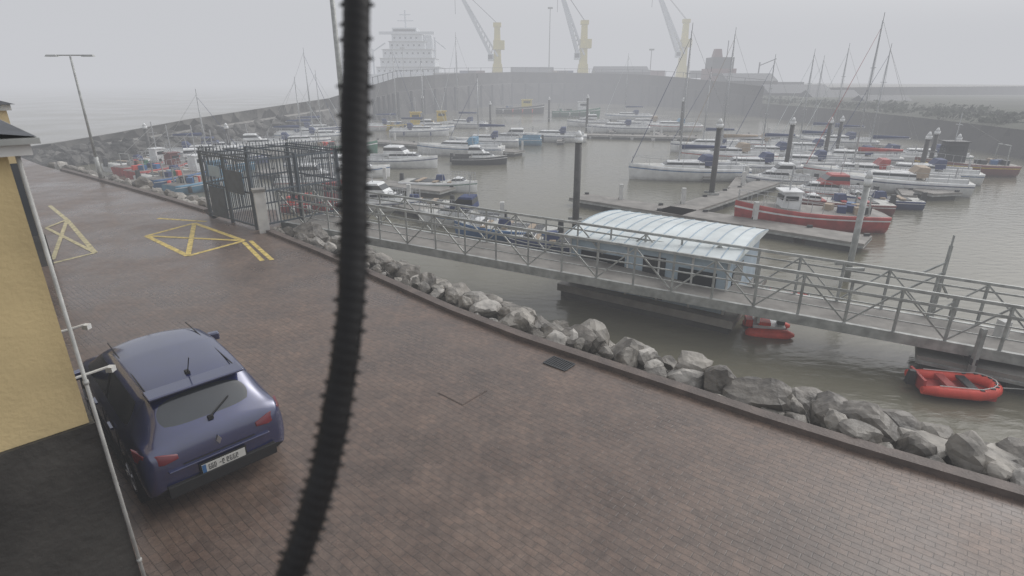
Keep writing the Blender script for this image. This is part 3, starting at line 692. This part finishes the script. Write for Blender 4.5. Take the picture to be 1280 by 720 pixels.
# ------------------------------------------------------------------ car
def car():
    m=mat('car_paint_dark_blue',(.010,.017,.095),.30,.15,3,metal=.45,coat=1.0,bump=.12,bscale=120,bdist=.004); M['cpaint']=m
    pb=m.node_tree.nodes['Principled BSDF']; pb.inputs['Coat IOR'].default_value=2.1; pb.inputs['Coat Roughness'].default_value=.10; pb.inputs['Coat Tint'].default_value=(.85,.9,1,1)
    m=mat('car_glass',(.03,.036,.044),.08,.15,3,bump=.1,bscale=120,bdist=.004); M['cglass']=m
    m.node_tree.nodes['Principled BSDF'].inputs['IOR'].default_value=1.8
    M['tail']=mat('tail_lamp_red',(.15,.015,.025),.2,.1,9,coat=.6)
    M['plate']=mat('plate_white',(.55,.55,.52),.45,.05,9)
    M['rim']=mat('alloy_wheel',(.4,.4,.42),.35,.1,4,metal=.8)
    ctr=Vector((-3.66,5.90,0)); hd=math.radians(135.5)
    e=empty('parked_car',ctr); e.rotation_euler=(0,0,hd)
    ST=[(.00,.34,.66,.60,.60,.63),(.025,.27,.78,.76,.66,.80),(.07,.24,.84,.88,.68,.93),(.15,.22,.862,.94,.69,1.00),(.21,.22,.866,.95,.68,1.05),(.50,.22,.872,.965,.615,1.335),(.56,.22,.874,.967,.61,1.385),(.66,.22,.876,.967,.61,1.405),
        (1.0,.20,.88,.96,.62,1.44),(1.72,.20,.872,.945,.63,1.455),(1.82,.20,.87,.94,.63,1.455),(2.35,.20,.87,.925,.62,1.43),(2.62,.20,.87,.92,.60,1.375),(3.2,.20,.87,.90,.70,1.00),(3.3,.20,.868,.89,.72,.965),(3.65,.22,.85,.82,.70,.885),(3.9,.24,.79,.70,.62,.76),(4.02,.28,.70,.60,.55,.66),(4.06,.34,.60,.52,.48,.56)]
    b=B(); secs=[]
    for x,zb,w,bt,wr,zt in ST:
        top=zt-bt
        wb=w*.925
        half=[(w*.78,zb),(w*.965,zb+.09),(w,zb+(bt-zb)*.42),(w*.992,zb+(bt-zb)*.78),(wb,bt),(wb*.985 if top>.2 else wb*.97,bt+min(.03,top*.2)),(wr+(.03 if top>.2 else .0),zt-min(.085,top*.5)),(wr*.86,zt-min(.02,top*.2))]
        ring=[(x,0,zb)]+[(x,y,z) for y,z in half]+[(x,0,zt+.012)]+[(x,-y,z) for y,z in reversed(half)]
        secs.append(ring)
    def kf(i,j):
        jj=j if j<9 else 17-j
        if jj==6 and 7<=i<=12: return 'black' if i==9 else 'cglass'
        if jj in(8,) and i in(4,12): return 'cglass'
        if jj in(0,1) : return 'black'
        return 'cpaint'
    b.loft(secs,'cpaint',kf=kf)
    o=b.obj('body',e)
    bm=bmesh.new(); bm.from_mesh(o.data); cr=bm.edges.layers.float.new('crease_edge')
    for ed in bm.edges:
        if len(ed.link_faces)==2 and ed.link_faces[0].material_index!=ed.link_faces[1].material_index: ed[cr]=.75
        a,c=ed.verts
        if abs(a.co.x-.66)<.001 and abs(c.co.x-.66)<.001 and a.co.z>1.2: ed[cr]=.5
        if abs(a.co.x-.56)<.001 and abs(c.co.x-.56)<.001 and a.co.z>1.2: ed[cr]=.6
    bm.to_mesh(o.data); bm.free()
    for f in o.data.polygons: f.use_smooth=True
    md=o.modifiers.new('s','SUBSURF'); md.levels=3; md.render_levels=3
    def part(name,fn):
        b=B(); fn(b); q=b.obj(name,e); return q
    def bev(q,w=.015):
        m=q.modifiers.new('b','BEVEL'); m.width=w; m.segments=3; m.limit_method='ANGLE'
    q=part('spoiler',lambda b:b.box((.53,0,1.405),(.26,1.12,.035),'cpaint')); bev(q)
    def tl(b):
        for s_ in(-1,1):
            b.loft([[(.015,s_*.46,.80),(.0,s_*.46,.75),(.08,s_*.46,.75),(.1,s_*.46,.82)],[(.03,s_*.62,.85),(.0,s_*.62,.73),(.1,s_*.62,.73),(.12,s_*.62,.87)],[(.11,s_*.80,.90),(.07,s_*.80,.75),(.2,s_*.80,.77),(.24,s_*.80,.91)],[(.30,s_*.862,.92),(.22,s_*.87,.81),(.32,s_*.855,.84),(.36,s_*.855,.92)]],'tail')
    q=part('tail_lamps',tl); bev(q,.01)
    def pl(b):
        b.box((-.022,0,.50),(.02,.56,.15),'black'); b.box((-.034,0,.50),(.008,.52,.115),'plate'); b.box((-.040,.235,.50),(.004,.045,.11),'blue')
        xs=[-.19,-.155,-.12,-.06,-.02,.035,.075,.115,.155]
        for i,x in enumerate(xs):
            y=-x*.95-.01; 
            if i in(3,): b.box((-.040,y,.50),(.004,.02,.008),'black'); continue
            b.box((-.040,y+.009,.50),(.004,.006,.07),'black'); b.box((-.0405,y-.009,.50+random.choice((-.015,0,.015))),(.004,.006,.04),'black'); b.box((-.041,y,.532),(.004,.02,.007),'black'); b.box((-.041,y,.468),(.004,.02,.007),'black'); 
    part('number_plate',pl)
    q=part('bumper',lambda b:(b.box((.03,0,.36),(.16,1.30,.16),'black'),b.box((-.005,0,.62),(.05,1.2,.02),'cpaint'))); bev(q,.03)
    q=part('tailgate_badge',lambda b:b.loft([[(-.0,0,.85),(-.0,.032,.79),(.0,0,.73),(.0,-.032,.79)],[(.05,0,.85),(.05,.032,.79),(.05,0,.73),(.05,-.032,.79)]],'rim',smooth=False))
    part('rear_wiper',lambda b:(b.tube((.17,0,1.05),(.30,-.28,1.17),.010,'black'),b.box((.17,0,1.04),(.06,.06,.04),'black')))
    part('aerial',lambda b:(b.tube((.80,0,1.42),(.58,0,1.72),.007,'black'),b.box((.81,0,1.435),(.09,.05,.03),'black')))
    def sl(b):
        for s_ in(-1,1):
            for x in(1.77,2.92): b.tube((x,s_*.868,.30),(x,s_*.868,.86),.006,'black',n=4)
            for x in(1.02,): b.tube((x+.05,s_*.878,.55),(x-.02,s_*.872,.86),.006,'black',n=4)
            for x in(1.3,2.15): b.box((x,s_*.885,.80),(.2,.03,.03),'cpaint')
            b.box((2.0,s_*.872,.27),(2.1,.04,.07),'black')
        for s_ in(-1,1): b.tube((.03,s_*.43,.66),(.2,s_*.60,1.0),.006,'black',n=4)
        b.tube((-.0,-.43,.655),(-.0,.43,.655),.007,'black',n=4)
        for s_ in(-1,1): b.tube((.6,s_*.52,1.40),(2.6,s_*.52,1.415),.008,'black',n=4)
    part('trim',sl)
    def mr(b):
        for s_ in(-1,1): b.box((2.85,s_*.94,.96),(.12,.18,.13),'cpaint',s_*.2); b.box((2.88,s_*.87,.93),(.06,.12,.05),'black')
    q=part('mirrors',mr); bev(q,.04)
    def wh(b):
        for x in(.72,3.28):
            for s_ in(-1,1):
                b.tube((x,s_*.70,.315),(x,s_*.875,.315),.315,'black',.30,n=28); b.tube((x,s_*.86,.315),(x,s_*.882,.315),.21,'rim',.2,n=20)
                b.tube((x,s_*.5,.34),(x,s_*.872,.34),.375,'black',.372,n=28)  # black disc paints in the shade of a hollow wheel arch
                for k in range(5):
                    a=k*1.2566; b.beam((x,s_*.886,.315),(x+.19*math.cos(a),s_*.886,.315+.19*math.sin(a)),.02,.04,'rim')
    part('wheels',wh)
    def hl(b):
        for s_ in(-1,1): b.loft([[(3.98,s_*.45,.62),(3.9,s_*.45,.7),(3.9,s_*.7,.74),(3.85,s_*.76,.64)],[(3.7,s_*.6,.66),(3.68,s_*.62,.8),(3.6,s_*.78,.80),(3.6,s_*.82,.7)]],'glass')
    part('headlamps',hl)
car()

# ------------------------------------------------------------------ hanging cable (a real cable hanging off the building, ~0.6 m in front of the camera housing)
def cable():
    fw=Vector((0,C,-S)); up=Vector((0,S,C)); rt=Vector((1,0,0)); o=Vector((0,0,CH))
    pts=[(470,-420,.72),(450,-200,.64),(446,-60,.6),(445,60,.6),(443,160,.6),(442,280,.6),(438,380,.6),(428,470,.6),(412,560,.6),(394,630,.6),(370,700,.6),(342,770,.6),(298,860,.6)]
    w=[o+(rt*((x-640)/F)+fw-up*((y-360)/F))*dp for x,y,dp in pts]
    path=[]
    for i in range(1,len(w)-2):
        for k in range(42):
            t=k/42; a,b_,c,d_=w[i-1],w[i],w[i+1],w[i+2]
            path.append(.5*((2*b_)+(-a+c)*t+(2*a-5*b_+4*c-d_)*t*t+(-a+3*b_-3*c+d_)*t**3))
    fine=path; b=B(); secs=[]; s=0
    for i in range(len(fine)-1):
        t=(fine[i+1]-fine[max(0,i-1)]).normalized(); a=Vector((1,0,0)); a=(a-t*a.dot(t)).normalized(); c=t.cross(a)
        s+=(fine[i+1]-fine[i]).length; ring=[]
        for j in range(14):
            th=2*math.pi*j/14; r=.0148+.0002*math.sin(s*2*math.pi/.011+th)+.0016*noise.noise(Vector((s*25,th*.5,0)))
            ring.append(fine[i]+a*math.cos(th)*r+c*math.sin(th)*r)
        secs.append(ring)
        if i%8==0:
            for th in(random.uniform(-.3,.3),math.pi+random.uniform(-.3,.3)):
                if random.random()<.9:
                    n=a*math.cos(th)+c*math.sin(th); q=fine[i]+n*.0135; b.tube(q,q+n*random.uniform(.004,.007)+t*.001,.003,'black',.0014,n=5)
    b.loft(secs,'black'); b.obj('hanging_cable')
cable()

# ------------------------------------------------------------------ mist (homogeneous volume over the harbour; own glow stands in for scattered daylight)
m=bpy.data.materials.new('mist'); m.use_nodes=True; n=m.node_tree.nodes; l=m.node_tree.links; n.clear()
out=n.new('ShaderNodeOutputMaterial'); ab=n.new('ShaderNodeVolumeAbsorption'); em=n.new('ShaderNodeEmission'); ad=n.new('ShaderNodeAddShader')
DEN=.0041; ab.inputs['Color'].default_value=(0,0,0,1); ab.inputs['Density'].default_value=DEN
em.inputs['Color'].default_value=(.57,.58,.61,1); em.inputs['Strength'].default_value=DEN
l.new(ab.outputs[0],ad.inputs[0]); l.new(em.outputs[0],ad.inputs[1]); l.new(ad.outputs[0],out.inputs['Volume'])
me=bpy.data.meshes.new('mist'); bm=bmesh.new(); bmesh.ops.create_cube(bm,size=1); bm.to_mesh(me); bm.free()
o=bpy.data.objects.new('mist',me); scene.collection.objects.link(o); o.scale=(2400,1600,95); o.location=(0,600,40); me.materials.append(m)

# ------------------------------------------------------------------ world & sun
w=bpy.data.worlds.new('World'); scene.world=w; w.use_nodes=True; n=w.node_tree.nodes; l=w.node_tree.links
bg=n['Background']; sky=n.new('ShaderNodeTexSky'); sky.sky_type='NISHITA'; sky.sun_disc=False
sky.sun_elevation=math.radians(40); sky.sun_rotation=math.radians(60); sky.air_density=1.0; sky.dust_density=4; 
hs=n.new('ShaderNodeHueSaturation'); hs.inputs['Saturation'].default_value=.16; hs.inputs['Value'].default_value=1.5
l.new(sky.outputs[0],hs.inputs['Color']); l.new(hs.outputs[0],bg.inputs['Color']); bg.inputs['Strength'].default_value=.15
sl=bpy.data.lights.new('sun','SUN'); sl.energy=.5; sl.angle=math.radians(60); sl.color=(1,.97,.93)
so=bpy.data.objects.new('sun',sl); scene.collection.objects.link(so)
el=math.radians(40); az=math.radians(60)
dv=Vector((math.sin(az)*math.cos(el),math.cos(az)*math.cos(el),math.sin(el))); so.rotation_euler=dv.to_track_quat('Z','Y').to_euler()
# ------------------------------------------------------------------ camera
cd=bpy.data.cameras.new('camera'); co=bpy.data.objects.new('camera',cd); scene.collection.objects.link(co)
co.location=(0,0,CH); co.rotation_euler=(math.pi/2-PITCH,0,0); cd.sensor_width=36; cd.lens=36*F/1280; cd.clip_end=3000; cd.clip_start=.05
cd.dof.use_dof=True; cd.dof.focus_distance=18; cd.dof.aperture_fstop=3.2
scene.camera=co
scene.view_settings.view_transform='Standard'; scene.view_settings.look='None'; scene.view_settings.exposure=0
